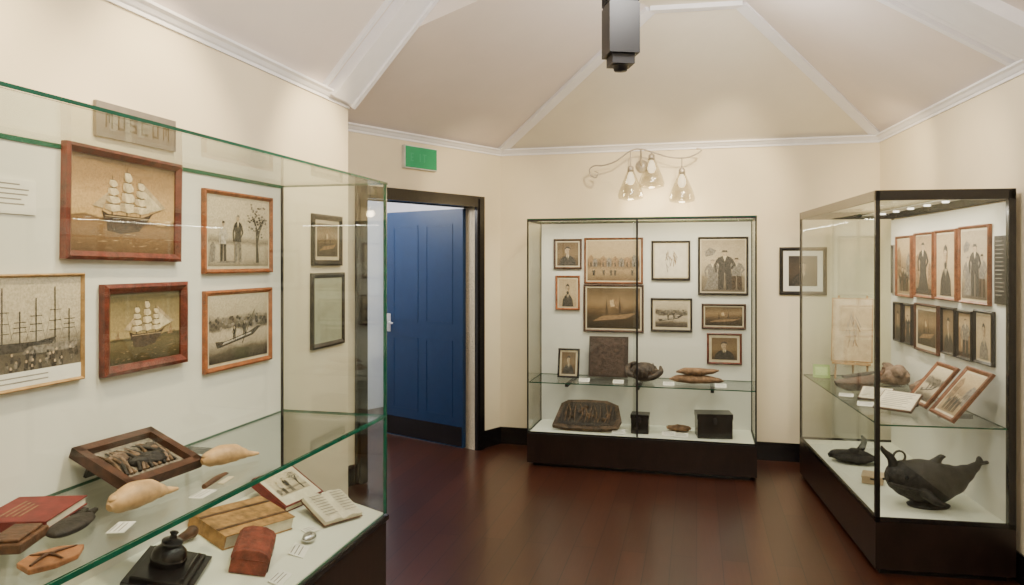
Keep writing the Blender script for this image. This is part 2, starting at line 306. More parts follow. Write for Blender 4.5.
        person(mb,M,(.1 if seed%2 else -.1)*W,-.95*H,1.75*min(H,W*1.7),z+.0012,GR_D if seed%3 else SEP_D,SEP_F,seed%2==0,wx=1.7,hat=seed%4!=3,top=(GR_M if seed%2 else None))
        P([(-.98,-.65),(-.6,-.65),(-.62,.2),(-.75,.4),(-.95,.3)],SEP_M,1.5); P([(.5,-.7),(.95,-.7),(.9,-.05),(.7,.1),(.52,-.1)],SEP_M,1.5)
        q(-1,-1,1,-.8,SEP_D,1.2)
    elif kind=='sketch':
        q(-1,-1,1,1,TANP if seed>10 else LTP,0)
        for i in range(20):
            a=rnd.uniform(1.0,2.2); cx,cy=rnd.uniform(-.3,.3),rnd.uniform(-.45,.45); l=rnd.uniform(.10,.35); dx,dy=l*math.cos(a),l*math.sin(a)
            P([(cx-dx,cy-dy),(cx+dx,cy+dy),(cx+dx+.02,cy+dy+.01),(cx-dx+.05,cy-dy+.02)],INKG if i%2 else SEP_M,1+i*.05)
    elif kind=='figures':
        s=min(H,W*1.4)
        person(mb,M,-.48*W,-.92*H,1.2*s,z+.001,GR_M,SEP_F,True,wx=1.6,hat=False); person(mb,M,.08*W,-.92*H,1.55*s,z+.0014,GR_D,SEP_F,wx=1.6); person(mb,M,.62*W,-.92*H,1.25*s,z+.001,SEP_D,SEP_F,wx=1.5,top=GR_M)
        P([(-.8,.35),(-.45,.42),(-.3,.6),(-.6,.72),(-.85,.55)],GR_M,1.2)
    elif kind=='mirror': q(-1,-1,1,1,MIRR,0)
    elif kind=='text':
        q(-1,-1,1,1,WHITE,0)
        n=max(3,int(h/.018))
        for i in range(n):
            y=.82-1.6*i/n; q(-.85,y-.30/n,rnd.uniform(.4,.85),y+.15/n,INKG,1)
    elif kind=='darktext':
        q(-1,-1,1,1,F_BLK,0)
        n=14
        for i in range(n):
            y=.85-1.7*i/n; q(-.8,y-.2/n,rnd.uniform(.3,.8),y+.15/n,INKG,1)
def framed(name,M,w,h,fm,kind,fw=.022,matw=0.0,seed=1,depth=.022,matm=None):
    mb=MB(); W,H=w/2,h/2; a,b=W-fw,H-fw
    mb.box((0,0,.004),(w-.004,h-.004,.006),F_BLK)
    for quad in ([(-W,-H),(W,-H),(a,-b),(-a,-b)],[(W,-H),(W,H),(a,b),(a,-b)],[(W,H),(-W,H),(-a,b),(a,b)],[(-W,H),(-W,-H),(-a,-b),(-a,b)]):
        o1,o2,i2,i1=quad; mid1=((o1[0]*.6+i1[0]*.4),(o1[1]*.6+i1[1]*.4)); mid2=((o2[0]*.6+i2[0]*.4),(o2[1]*.6+i2[1]*.4))
        vs=[(*o1,.001),(*o2,.001),(*o1,depth*.8),(*o2,depth*.8),(*mid1,depth),(*mid2,depth),(*i1,depth*.55),(*i2,depth*.55),(*i1,.001),(*i2,.001)]
        mb.add(vs,[(0,1,3,2),(2,3,5,4),(4,5,7,6),(6,7,9,8)],fm)
    if matw>0: mb.box((0,0,.008),(2*a,2*b,.002),matm or PAPER)
    picture(mb,I4,2*(a-matw),2*(b-matw),kind,z=.0102,seed=seed)
    return mb.build(name,M)
# ---------------------------------------------------------------- plan (metres, z up, y away from the entrance)
CH=2.51; TOPZ=3.2
E=V((-.10,6.34,0))
F=V((2.785,5.6,0)); rd=V((.157,.988,0)).normalized(); rr=V((rd.y,-rd.x,0))
ld=V((.233,.972,0)).normalized(); lr=V((ld.y,-ld.x,0)); W0=V((-1.161,3.587,0)); K=W0+ld*.817
dd=V((.648,.762,0)).normalized(); dn=V((dd.y,-dd.x,0))
UP=V((0,0,1))
S0=E-dd*2.35
e=(F-E).normalized(); n_=V((-e.y,e.x,0))
mb=MB(); mb.b2((-6,-3,-.1),(5,10,0),floor_mat()); mb.build('floor')
def slab(mb,p,q,z0,z1,out,m,th=.12):
    p,q=V(p),V(q); o=V(out)*th
    base=[p,q,q+o,p+o]
    vs=[(v.x,v.y,z0) for v in base]+[(v.x,v.y,z1) for v in base]
    mb.add(vs,[(0,1,2,3),(4,7,6,5),(0,4,5,1),(1,5,6,2),(2,6,7,3),(3,7,4,0)],m)
mb=MB(); slab(mb,E-e*.08,F+e*.15,0,CH+.05,n_,WALL); mb.build('wall_back')
mb=MB(); slab(mb,F,F-rd*8.2,0,CH+.05,rr,WALL); mb.build('wall_right')
LS=W0-ld*6.2; RS=F-rd*8.2
mb=MB(); slab(mb,K,LS,0,CH+.05,-lr,WALL); mb.build('wall_left')
mb=MB(); slab(mb,K-lr*.12,S0,0,CH+.3,ld,WALL,.08); mb.build('wall_return')
mb=MB(); slab(mb,LS,RS,0,TOPZ,V((0,-1,0)),WALL); mb.build('wall_front')
ox0,ox1,oh=1.45,.32,2.0
mb=MB(); slab(mb,S0-dd*.1,E-dd*ox0,0,CH+.05,-dn,WALL); slab(mb,E-dd*ox1,E+dd*.05,0,CH+.05,-dn,WALL); slab(mb,E-dd*ox0,E-dd*ox1,oh,CH+.05,-dn,WALL); mb.build('wall_door')
HO=E-dn*2.0
mb=MB(); slab(mb,HO-dd*5,HO+dd*1.5,0,2.7,-dn,TRIM); mb.build('wall_hall')
mb=MB(); slab(mb,E+dd*.4-dn*.14,HO+dd*.4,0,2.7,dd,TRIM); mb.build('wall_hall_end')
mb=MB(); mb.add([(v.x,v.y,2.62) for v in (E+dd*.6-dn*.13,HO+dd*.6,HO-dd*5,E-dd*5-dn*.13)],[(0,1,2,3)],TRIM); mb.build('ceiling_hall')
# ceiling
G=V((.895,4.8,TOPZ)); J=V((1.46,4.7,TOPZ))
def z3(p,z): return V((p.x,p.y,z))
SR=.60
mb=MB()
Ez,Fz=z3(E,CH),z3(F,CH)
mb.add([Ez,Fz,J,G],[(0,1,2,3)],CEILB)
mb.add([Fz,z3(F-rd*8.2,CH),J-rd*8.2,J],[(0,1,2,3)],CEILP)
Kz=z3(K,2.757); N=V((.283,4.08,TOPZ)); K2=z3(K-lr*.72,2.51)
mb.add([Ez,G,N,Kz,K2],[(0,1,2,3,4)],CEILP)
Kt=lambda t,z: z3(K+lr*t,z)
LW=z3(LS,CH)
mb.add([z3(K,CH),Kt(SR,TOPZ),z3(LS+lr*SR,TOPZ),LW],[(0,1,2,3)],CEILP)
mb.add([z3(K,CH),Kz,Kt(.307,2.863)],[(0,1,2)],CEILP); mb.add([Kt(.307,2.863),Kt(SR,TOPZ),N],[(0,1,2)],CEILP)
mb.b2((-3.5,-3,TOPZ),(4,7.5,TOPZ+.1),CEILB)
mb.build('ceiling')
def bar(mb,p,q,w,t,m,up=UP,off=0):
    p,q=V(p),V(q); d=(q-p).normalized(); s=d.cross(up).normalized(); u=s.cross(d).normalized()
    vs=[]
    for a in (p,q):
        for i,j in((-1,0),(1,0),(1,-1),(-1,-1)): vs.append(a+s*(w/2*i+off)+u*(t*j))
    mb.add(vs,[(0,1,2,3),(4,7,6,5),(0,4,5,1),(1,5,6,2),(2,6,7,3),(3,7,4,0)],m)
def cornice(name,p,q,inn,z=CH):
    mb=MB(); prof=[(0,.0),(.045,.0),(.045,-.012),(.03,-.02),(.018,-.035),(.010,-.04),(.010,-.055),(0,-.055)]
    k=len(prof); vs=[]
    for a in(p,q):
        for o,h in prof: v=a+inn*o; vs.append((v.x,v.y,z+h))
    mb.add(vs,[(i,(i+1)%k,(i+1)%k+k,i+k) for i in range(k)]+[list(range(k))[::-1],list(range(k,2*k))],TRIM); mb.build(name)
cornice('trim_1',E,F,-n_); cornice('trim_2',F,F-rd*8,-rr); cornice('trim_3',K,LS,lr); cornice('trim_4',S0+dd*.1,E,dn)
mb=MB(); bar(mb,Ez,G,.085,.03,TRIM); mb.build('trim_5')
mb=MB(); bar(mb,Fz,J,.085,.03,TRIM); mb.build('trim_6')
mb=MB(); bar(mb,G,J,.07,.03,TRIM); mb.build('trim_7')
mb=MB(); bar(mb,z3(K-ld*.14,CH),z3(K-ld*.14+lr*SR,TOPZ),.26,.06,TRIM); bar(mb,z3(K-ld*.33,CH),z3(K-ld*.33+lr*SR,TOPZ),.03,.02,TRIM); bar(mb,z3(K-ld*.02,CH-.02),z3(K-ld*.02+lr*SR,TOPZ-.02),.04,.06,TRIM)
mb.build('ceiling_beam')
mb=MB(); B=F-rd*2.03
for o,w,t in((0,.04,.025),(.09,.04,.025),(.32,.26,.06)):
    p=B-rd*o; bar(mb,z3(p,CH),z3(p-rr*1.168,TOPZ),w,t,TRIM)
mb.build('ceiling_beam')
def baseb(name,p,q,inn):
    mb=MB(); slab(mb,p,q,0,.125,inn,BLK,.018); slab(mb,p,q,.125,.14,inn,BLK,.01); mb.build(name)
baseb('baseboard_back',E,F,-n_); baseb('baseboard_right',F,F-rd*8,-rr); baseb('baseboard_door',E-dd*.225,E,dn); baseb('baseboard_left',K,LS,lr); baseb('baseboard_entry',S0+dd*.2,E-dd*1.55,dn)
# door frame + leaf
mb=MB(); DM=frameM(E,dd,UP,dn)
for x0,x1,y0,y1 in((-ox0-.09,-ox0,0,oh+.09),(-ox1,-ox1+.09,0,oh+.09),(-ox0,-ox1,oh,oh+.09)):
    mb.b2((x0,y0,-.13),(x1,y1,.03),BLK,DM); 
    mb.b2((x0+.02,y0,.03),(x1-.02 if x1-x0<.5 else x1,y1-.02,.042),BLK,DM)
mb.build('door_frame')
hinge=E-dd*(ox1+.02)-dn*.10; lx=V((-.80,.60,0))
mb=MB(); LW_=.93; LH=1.985; LM=frameM(hinge+V((0,0,.008)),lx,UP,lx.cross(UP))
mb.b2((0,0,-.02),(LW_,LH,.02),BLUE,LM)
for s in(1,-1):
    for (x0,x1) in((.11,.42),(.51,.82)):
        for (y0,y1) in((.24,.88),(1.02,1.86)):
            zz=.02*s
            for a,b,c,d in((x0,y0,x1,y0+.015),(x0,y1-.015,x1,y1),(x0,y0,x0+.015,y1),(x1-.015,y0,x1,y1)):
                mb.b2((a,b,zz),(c,d,zz+.003*s),BLUE,LM)
    mb.b2((.01,.01,.02*s),(LW_-.01,.17,.023*s),BLK,LM)
    mb.tube([(LW_-.06,1.0,.02*s),(LW_-.06,1.0,.07*s),(LW_-.17,1.0,.07*s)],.009,CHROME,LM); mb.b2((LW_-.085,.92,.02*s),(LW_-.035,1.08,.026*s),CHROME,LM)
mb.build('door_1')
# exit sign
mb=MB(); SG=mat('exit_green',(0.004,0.26,0.10),0.4,emit=.3,var=.05); XM=frameM(E-dd*.945+UP*2.335,dd,UP,dn)
mb.b2((-.165,-.085,.0),(.165,.085,.035),mat('sign_box',(.7,.72,.7),.5),XM); mb.b2((-.158,-.078,.035),(.158,.078,.038),SG,XM)
EW=mat('exit_mark',(.02,.31,.135),.4,emit=.3,var=.05)
for a,b,c,d in((-.11,-.03,-.10,.03),(-.11,.022,-.08,.03),(-.11,-.006,-.085,.003),(-.11,-.03,-.08,-.022),(-.02,-.03,-.01,.03),(.01,.022,.05,.03),(.025,-.03,.035,.03)): mb.b2((a,b,.038),(c,d,.0385),EW,XM)
mb.build('exit_sign')
# ---------------------------------------------------------------- centre case
FL=V((.114,5.623,0)); CM=frameM(FL,e,n_,UP); CW,CD,CT=1.663,.50,1.87
LED=mat('led_strip',(1,.9,.75),.5,emit=4)
mb=MB()
mb.b2((0,0,.03),(CW,CD,.24),BASE,CM); mb.b2((.04,.04,0),(CW-.04,CD-.04,.03),BLK,CM); mb.b2((.0,.0,.24),(CW,CD,.252),F_BLK,CM); mb.b2((.015,.015,.252),(CW-.015,CD-.012,.258),DECK,CM)
mb.b2((.01,CD-.02,.258),(CW-.01,CD-.005,CT-.01),PANEL,CM)
g=.006
mb.b2((.0,.0,.258),(.83,g,CT),GL,CM,GEDGE); mb.b2((.80,.008,.258),(CW,.008+g,CT),GL,CM,GEDGE)
mb.b2((0,.016,.258),(g,CD,CT),GL,CM,GEDGE); mb.b2((CW-g,.016,.258),(CW,CD,CT),GL,CM,GEDGE)
mb.b2((0,0,CT),(CW,CD,CT+.008),GL,CM,GEDGE)
mb.b2((.01,.02,.63),(CW-.01,CD-.03,.638),GL,CM,GEDGE)
for x,y in((0,0),(CW-.012,0),(0,CD-.012),(CW-.012,CD-.012)): mb.b2((x,y,.25),(x+.010,y+.010,CT),METAL,CM)
for z in(.255,CT-.012): mb.b2((0,-.003,z),(CW,.0,z+.012),METAL,CM)
for x0,x1,y0,y1 in((0,CW,CD-.01,CD),(0,.01,0,CD),(CW-.01,CW,0,CD)): mb.b2((x0,y0,CT-.012),(x1,y1,CT-.001),METAL,CM)
mb.b2((.82,-.004,.27),(.835,-.001,CT),METAL,CM)
for x in(.3,.83,1.36): mb.b2((x-.012,.02,.61),(x+.012,CD-.03,.629),METAL,CM)
mb.build('glass_display_case')
PM=lambda s,z: frameM(FL+n_*(CD-.0212)+e*s+UP*z,e,UP,-n_)
for s,z,w,h,fm,kd,mw,sd in(
 (.23,1.615,.23,.245,F_BRN,'portrait',.012,1),(.60,1.56,.47,.37,F_TAN,'land',.010,2),(1.05,1.562,.30,.31,F_BLK,'sketch',.012,3),(1.445,1.52,.375,.45,F_BLK,'figures',.010,5),
 (.23,1.30,.2,.28,F_ORG,'vignette',.012,6),(.60,1.18,.48,.38,F_BRN,'darkland',.012,5),(1.055,1.135,.32,.265,F_BLK,'river',.02,3),(1.45,1.13,.33,.195,F_BRN,'darkland',.010,8),(1.455,.88,.26,.24,F_RED,'portrait',.02,9)):
    framed('framed_photograph',PM(s,z),w,h,fm,kd,fw=.016,matw=mw,seed=sd,matm=PAPER)
def cat(s,q,z,rot=0,tilt=0): return frameM(FL+e*s+n_*q+UP*z,e,n_,UP)@R('Z',rot)@R('X',tilt)
SZ=.6395
def leaning(name,M,w,h,fm,kind,tilt=75,**k):
    return framed(name,M@R('X',tilt)@T(0,h/2,0),w,h,fm,kind,**k)
leaning('framed_photograph',cat(.27,.27,SZ),.17,.23,F_BLK,'portrait',tilt=78,seed=2,matw=.015,fw=.015)
mb=MB(); M0=R('X',80)
mb.b2((-.155,0,-.02),(.155,.32,.0),mat('dark_board',(.045,.028,.02),.6,bump=.3,scale=30,var=.4),M0); mb.b2((-.14,.015,.0),(.14,.305,.004),mat('slate_panel',(.06,.036,.026),.7,bump=.5,scale=40,var=.5),M0)
mb.build('wooden_printing_board',cat(.57,.36,SZ+.004))
CLAY=mat('dark_shell',(.05,.033,.022),.6,bump=.8,scale=35,var=.6)
DRW=mat('driftwood',(.21,.115,.06),.8,bump=1,scale=30,var=.5)
mb=MB(); mb.blob((0,0,.07),(.11,.075,.072),CLAY,amp=.06,seed=12,flatb=.069)
mb.curve([(.02,-.05,.03),(.08,-.06,.045),(.13,-.03,.08),(.12,.02,.115)],[.014,.024,.022,.010],CLAY); mb.curve([(-.05,-.07,.045),(-.11,-.03,.06),(-.13,.02,.09),(-.10,.03,.12),(-.06,.0,.135),(-.04,-.01,.125)],[.014,.026,.026,.020,.014,.008],CLAY)
for i in range(5): mb.curve([(-.07+i*.035,-.075,.04),(-.06+i*.035,-.06,.10),(-.05+i*.03,-.01,.142)],[.004,.008,.004],CLAY)
mb.build('helmet_shell',cat(.86,.25,SZ,-8))
mb=MB()
mb.curve([(-.19,0,.032),(-.12,.0,.036),(-.03,.01,.034),(.07,0,.036),(.16,-.01,.034),(.20,0,.028)],[.010,.05,.062,.055,.035,.010],DRW,flat=.55,n=16)
mb.curve([(-.14,0,.086),(-.07,.0,.094),(.02,.01,.090),(.11,0,.096),(.17,.0,.106)],[.012,.046,.054,.036,.010],DRW,flat=.55,n=16)
mb.build('whale_bone_carving',cat(1.24,.22,SZ))
def card(name,M,w,h,th=.002,kind='text'):
    mb=MB(); mb.box((0,0,th/2),(w,h,th),WHITE); picture(mb,I4,w*.96,h*.96,kind,z=th+.0003); return mb.build(name,M)
for s,q in((.42,.12),(.68,.1),(1.05,.10),(1.42,.1)): card('caption_card',cat(s,q,SZ+.012,0,35),.08,.04)
DZ=.2595
mb=MB(); FO=mat('fossil_slab',(.085,.050,.027),.75,bump=1,scale=26,var=.6); pts=[(-.26,-.13),(-.22,.10),(-.17,.14),(-.02,.15),(.14,.145),(.23,.10),(.265,-.05),(.24,-.13),(.1,-.15),(-.15,-.15)]
MS=R('X',36); mb.prism(pts,0,.03,FO,MS); mb.prism([(a*.86,b*.8) for a,b in pts],.03,.034,mat('slab_face',(.035,.025,.018),.7,bump=1,scale=50,var=.7),MS)
rnd=random.Random(3); DK2=mat('dark_relief',(.12,.07,.038),.8,bump=1,scale=40,var=.6)
for i in range(16): x=-.19+i*.025; mb.curve([(x,-.09,.036),(x+rnd.uniform(-.02,.03),-.02,.046),(x+rnd.uniform(-.02,.02),.09,.038)],[.003,.007,.003],DK2 if i%3 else CLAY,MS,8)
for i in range(8): mb.blob((rnd.uniform(-.17,.17),rnd.uniform(-.07,.07),.04),(.022,.014,.012),FO if i%2 else DK2,MS,amp=.2,seed=i,n=10)
mb.b2((-.2,.10,0),(.2,.115,.06),F_BLK); mb.build('fossil_slab',cat(.43,.24,DZ+.09))
def smallbox(name,M,w,d,h,m):
    mb=MB(); mb.b2((-w/2,-d/2,0),(w/2,d/2,h*.78),m); mb.b2((-w/2-.004,-d/2-.004,h*.78),(w/2+.004,d/2+.004,h),m); mb.b2((-.012,-d/2-.008,h*.6),(.012,-d/2,h*.85),METAL); return mb.build(name,M,.003)
smallbox('black_box',cat(.835,.2,DZ),.13,.12,.145,BLK); smallbox('black_box',cat(1.37,.2,DZ,8),.25,.16,.18,BLK)
for s,q in((1.05,.15),(.68,.12),(1.14,.12)): card('caption_card',cat(s,q,DZ+.012,5,25),.10,.055)
mb=MB(); mb.blob((0,0,.025),(.09,.04,.025),DRW,amp=.15,flatb=.024); mb.build('driftwood_piece',cat(1.12,.30,DZ))
framed('framed_photograph',frameM(E+e*2.43-n_*.001+UP*1.48,e,UP,-n_),.345,.37,F_BLK,'darkport',fw=.028,matw=.04,seed=4,matm=WHITE)
# wall lamp
mb=MB(); LMp=frameM(E-n_*.001,e,UP,-n_)
LW2=mat('lamp_aged_metal',(.42,.38,.32),.4,metal=.4)
mb.lathe([(.0,.0),(.055,0),(.05,.015),(.02,.03),(0,.03)],LW2,LMp@T(1.2,2.33,0))
sh=[(1.12,2.18,.14),(1.285,2.27,.16),(1.52,2.15,.14)]
arm=[(.80,2.25,.14),(.79,2.30,.14),(.83,2.33,.14),(.90,2.33,.14),(1.0,2.36,.14),(1.12,2.44,.14),(1.2,2.45,.14),(1.3,2.42,.14),(1.42,2.38,.14),(1.55,2.37,.14),(1.64,2.40,.14),(1.67,2.43,.14),(1.63,2.44,.14)]
mb.curve(arm,[.006]*len(arm),LW2,LMp,8); mb.curve([(.80,2.25,.14),(.84,2.235,.14),(.86,2.27,.14),(.83,2.285,.14)],[.006,.006,.005,.004],LW2,LMp,8)
mb.curve([(1.2,2.33,.02),(1.2,2.36,.09),(1.2,2.445,.14)],[.007]*3,LW2,LMp,8)
for x,y,r in sh:
    top=y+.14
    ys=2.44 if x<1.2 else (2.425 if x<1.4 else 2.375)
    mb.tube([(x,ys,.14),(x,top-.01,.14)],.005,LW2,LMp); mb.lathe([(.012,0),(.024,-.01),(.026,-.045),(.018,-.05)],LW2,LMp@T(x,top,.14)@R('X',-90),16)
    S=LMp@T(x,top,.14)@R('X',-90)
    mb.lathe([(.024,-.03),(.034,-.06),(.055,-.11),(.085,-.18),(.102,-.235),(.095,-.262),(.05,-.275),(.0,-.277)],GLS,S,24)
    mb.lathe([(.010,-.045),(.026,-.08),(.034,-.12),(.02,-.15),(0,-.155)],mat('lamp_bulb',(1,.85,.6),.4,emit=1.6),S,12)
mb.build('wall_lamp')
# ceiling spotlight: boxy track projector, pointing down
mb=MB(); SM=T(.44,3.0,0)@R('Z',8)
mb.b2((-.062,-.062,2.385),(.062,.062,2.585),METAL,SM); mb.b2((-.058,-.058,2.585),(.058,.058,2.595),METAL,SM); mb.b2((-.062,-.062,2.595),(.062,.062,2.74),METAL,SM)
mb.b2((-.046,-.046,2.345),(.046,.046,2.385),METAL,SM); mb.lathe([(.0,2.322),(.026,2.324),(.032,2.345)],METAL,SM,20)
for i in range(6): mb.b2((-.066,-.05+.018*i,2.60),(.066,-.044+.018*i,2.73),METAL,SM)
mb.b2((-.03,-.03,2.74),(.03,.03,2.77),METAL,SM)
mb.tube([(0,0,2.76),(0,0,3.15)],.012,METAL,SM); mb.b2((-.5,-.018,3.15),(.9,.018,3.199),METAL,SM); mb.build('ceiling_spotlight')
# ---------------------------------------------------------------- right case
A=V((1.80,3.665,0)); d2=V((.165,.986,0)).normalized(); r2=V((d2.y,-d2.x,0)); RM=frameM(A,r2,d2,UP); RWd,RL,RT=.635,1.72,1.905
mb=MB(); 
mb.b2((0,0,.03),(RWd,RL,.265),BASE,RM); mb.b2((.03,.03,0),(RWd-.03,RL-.03,.03),BLK,RM); mb.b2((.012,.012,.265),(RWd-.012,RL-.012,.271),DECK,RM)
mb.b2((RWd-.02,.01,.271),(RWd-.006,RL-.01,RT-.06),PANEL,RM)
mb.b2((.004,.003,.27),(RWd-.004,.003+g,RT-.05),GL,RM,GEDGE); mb.b2((.003,.012,.27),(.003+g,RL-.01,RT-.05),GL,RM,GEDGE); mb.b2((.004,RL-.01,.27),(RWd-.004,RL-.004,RT-.05),GL,RM,GEDGE)
for x0,x1,y0,y1 in((0,RWd,0,.02),(0,RWd,RL-.02,RL),(0,.02,0,RL),(RWd-.02,RWd,0,RL)): mb.b2((x0,y0,RT-.05),(x1,y1,RT),BLK,RM)
for x0,x1,y0,y1 in((0,RWd,0,.016),(0,RWd,RL-.016,RL),(0,.016,0,RL)): mb.b2((x0,y0,.262),(x1,y1,.285),BLK,RM)
mb.b2((.02,.02,RT-.012),(RWd-.02,RL-.02,RT-.006),GL,RM,GEDGE)
for x,y,w in((0,0,.022),(RWd-.032,0,.032),(0,RL-.016,.016),(RWd-.016,RL-.016,.016)): mb.b2((x,y,.26),(x+w,y+w,RT-.01),BLK,RM)
mb.b2((.02,.02,.735),(RWd-.03,RL-.03,.743),GL,RM,GEDGE)
for y in(.4,.9,1.4): mb.b2((RWd-.2,y-.01,.712),(RWd-.03,y+.01,.734),METAL,RM)
mb.b2((RWd-.24,.08,RT-.035),(RWd-.16,RL-.1,RT-.03),PANEL,RM)
for y in(.3,.55,.8,1.05,1.3): mb.lathe([(.0,-.008),(.016,-.008),(.018,0)],LED,RM@T(RWd-.2,y,RT-.036),14)
mb.build('glass_display_case')
PR=lambda t,z: frameM(A+r2*(RWd-.0212)+d2*t+UP*z,-d2,UP,-r2)
for t,z,w,h,fm,kd,sd,mw in((1.42,1.52,.29,.41,F_TAN,'street',1,.006),(1.07,1.53,.31,.41,F_TAN,'standing',2,.006),(.74,1.533,.30,.41,F_TAN,'vignette',4,.010),(.375,1.535,.36,.42,F_TAN,'figures',6,.012),
 (1.53,1.14,.16,.27,F_BLK,'portrait',2,0),(1.34,1.14,.15,.27,F_BLK,'standing',2,0),(1.03,1.14,.37,.30,F_BRN,'darkland',2,.025),(.70,1.153,.19,.275,F_BLK,'portrait',4,.0),(.486,1.15,.19,.27,F_BLK,'standing',7,.0),(.262,1.16,.21,.28,F_BLK,'vignette',7,.01)):
    framed('framed_photograph',PR(t,z),w,h,fm,kd,fw=.016,matw=mw,seed=sd)
mb=MB(); mb.box((0,0,.004),(.12,.34,.008),F_BLK); picture(mb,I4,.12,.34,'darktext',z=.0085); mb.build('text_panel',PR(.095,1.51))
mb=MB(); mb.box((0,0,.004),(.06,.34,.008),INKG); picture(mb,I4,.055,.33,'darktext',z=.0085); mb.build('text_panel',PR(1.66,1.50))
def rat(a,t,z,rot=0,tilt=0): return frameM(A+r2*a+d2*t+UP*z,r2,d2,UP)@R('Z',rot)@R('X',tilt)
RS_=.7445
mb=MB(); M0=R('X',78); mb.box((0,.34,0),(.26,.44,.012),F_GLD,M0)
mb.box((0,.34,.007),(.245,.425,.002),TANP,M0); picture(mb,M0@T(0,.34,0),.23,.4,'sketch',z=.0085,seed=11)
mb.tube([(-.09,.58,-.012),(-.1,0,-.0)],.007,F_GLD,M0); mb.tube([(.09,.58,-.012),(.1,0,0)],.007,F_GLD,M0); mb.b2((-.12,.10,0),(.12,.115,.03),F_GLD,M0)
mb.tube([(0,.5,-.012),(0,.02,-.14)],.007,F_GLD,M0); mb.build('easel_sketch',rat(.27,1.42,RS_+.006,-20))
BRW=mat('brown_stained_wood',(.095,.042,.020),.55,bump=.6,scale=30,var=.5)
mb=MB(); mb.curve([(-.25,0,.085),(-.19,0,.066),(-.10,0,.056),(.0,0,.054),(.10,0,.056),(.18,0,.066),(.23,0,.08)],[.006,.030,.048,.052,.046,.028,.006],BRW,flat=.9,n=18)
mb.curve([(-.17,0,.109),(0,0,.102),(.17,0,.109)],[.008,.016,.008],CLAY); mb.curve([(.21,0,.08),(.255,0,.11),(.25,0,.135)],[.012,.012,.005],BRW)
mb.build('carved_wooden_canoe',rat(.20,.98,RS_,42))
STN=mat('carved_stone',(.17,.11,.075),.85,bump=1,scale=28,var=.5)
mb=MB(); mb.blob((0,0,.055),(.10,.09,.058),STN,amp=.12,seed=7,flatb=.053); mb.curve([(0,-.02,.07),(-.01,-.07,.10),(-.02,-.11,.10),(-.03,-.15,.08)],[.055,.045,.032,.010],STN); mb.curve([(.02,.04,.06),(.02,.11,.10),(.0,.15,.12)],[.05,.03,.01],STN); mb.build('stone_carving',rat(.50,1.28,RS_,10))
mb=MB(); mb.blob((0,0,.04),(.055,.065,.042),STN,amp=.18,seed=17,flatb=.038); mb.curve([(0,.02,.05),(.02,.0,.08),(-.01,-.03,.09)],[.035,.025,.010],STN); mb.build('stone_carving',rat(.53,.90,RS_,30))
def openbook(name,M,w,h):
    mb=MB(); n=8
    for s in(-1,1):
        top=[(s*i/n*w/2,.012+.018*math.sin(min(1,i/n*1.6)*math.pi*.75)*(1-i/n*.3)) for i in range(n+1)]
        vs=[(a,-h/2,b) for a,b in top]+[(a,h/2,b) for a,b in top]+[(a,-h/2,.004) for a,b in top]+[(a,h/2,.004) for a,b in top]
        k=n+1; fs=[(i,i+1,i+1+k,i+k) for i in range(n)]+[(i,i+2*k,i+1+2*k,i+1) for i in range(n)]+[(i+k,i+1+k,i+1+3*k,i+3*k) for i in range(n)]+[(n,n+k,n+3*k,n+2*k)]
        mb.add(vs,fs,PAPERB)
        for j in range(8):
            y=h*.38-j*h*.1; x0,x1=s*w*.1,s*w*.42
            mb.add([(x0,y,.0315),(x1,y,.030),(x1,y+.004,.030),(x0,y+.004,.0315)],[(0,1,2,3)],INKG)
    mb.b2((-w/2-.005,-h/2-.005,0),(w/2+.005,h/2+.005,.004),BRW); mb.build(name,M)
def document(name,M,w,h,kind='text'):
    mb=MB(); mb.b2((-w/2,-h/2,0),(w/2,h/2,.012),BRW); mb.b2((-w/2+.006,-h/2+.006,.012),(w/2-.006,h/2-.006,.014),PAPERB)
    rnd=random.Random(w*99)
    for j in range(8):
        y=h*.36-j*h*.1; mb.b2((-w*.38,y,.014),(w*rnd.uniform(.15,.38),y+.004,.0144),INKG)
    mb.b2((-w*.4,h*.30,-.05),(w*.4,h*.33,0),BRW); mb.build(name,M)
document('mounted_letter',rat(.24,.42,RS_+.040,-40,26),.20,.17); document('mounted_letter',rat(.20,.66,RS_+.036,-30,24),.17,.13)
card('caption_card',rat(.10,.5,RS_+.01,-20,20),.09,.05); card('caption_card',rat(.07,.78,RS_+.01,-20,20),.08,.04)
def leanR(t,w,l,kd,sd,a0=.40,tilt=52,fm=F_TAN):
    M=frameM(A+r2*a0+d2*t+UP*(RS_+.002),-d2,r2,UP)
    framed('framed_photograph',M@R('X',tilt)@T(0,l/2,0),w,l,fm,kd,fw=.022,matw=.012,seed=sd)
leanR(.21,.29,.31,'street',4,.385); leanR(.57,.28,.28,'river',5,.39)
mb=MB(); M0=R('X',60); mb.box((0,.05,0),(.11,.10,.004),mat('green_card',(.22,.36,.10),.6),M0); mb.b2((-.04,.02,.002),(.04,.08,.0035),mat('green_card_print',(.4,.55,.22),.6),M0); mb.build('green_card',rat(.10,1.5,RS_+.002,-10))
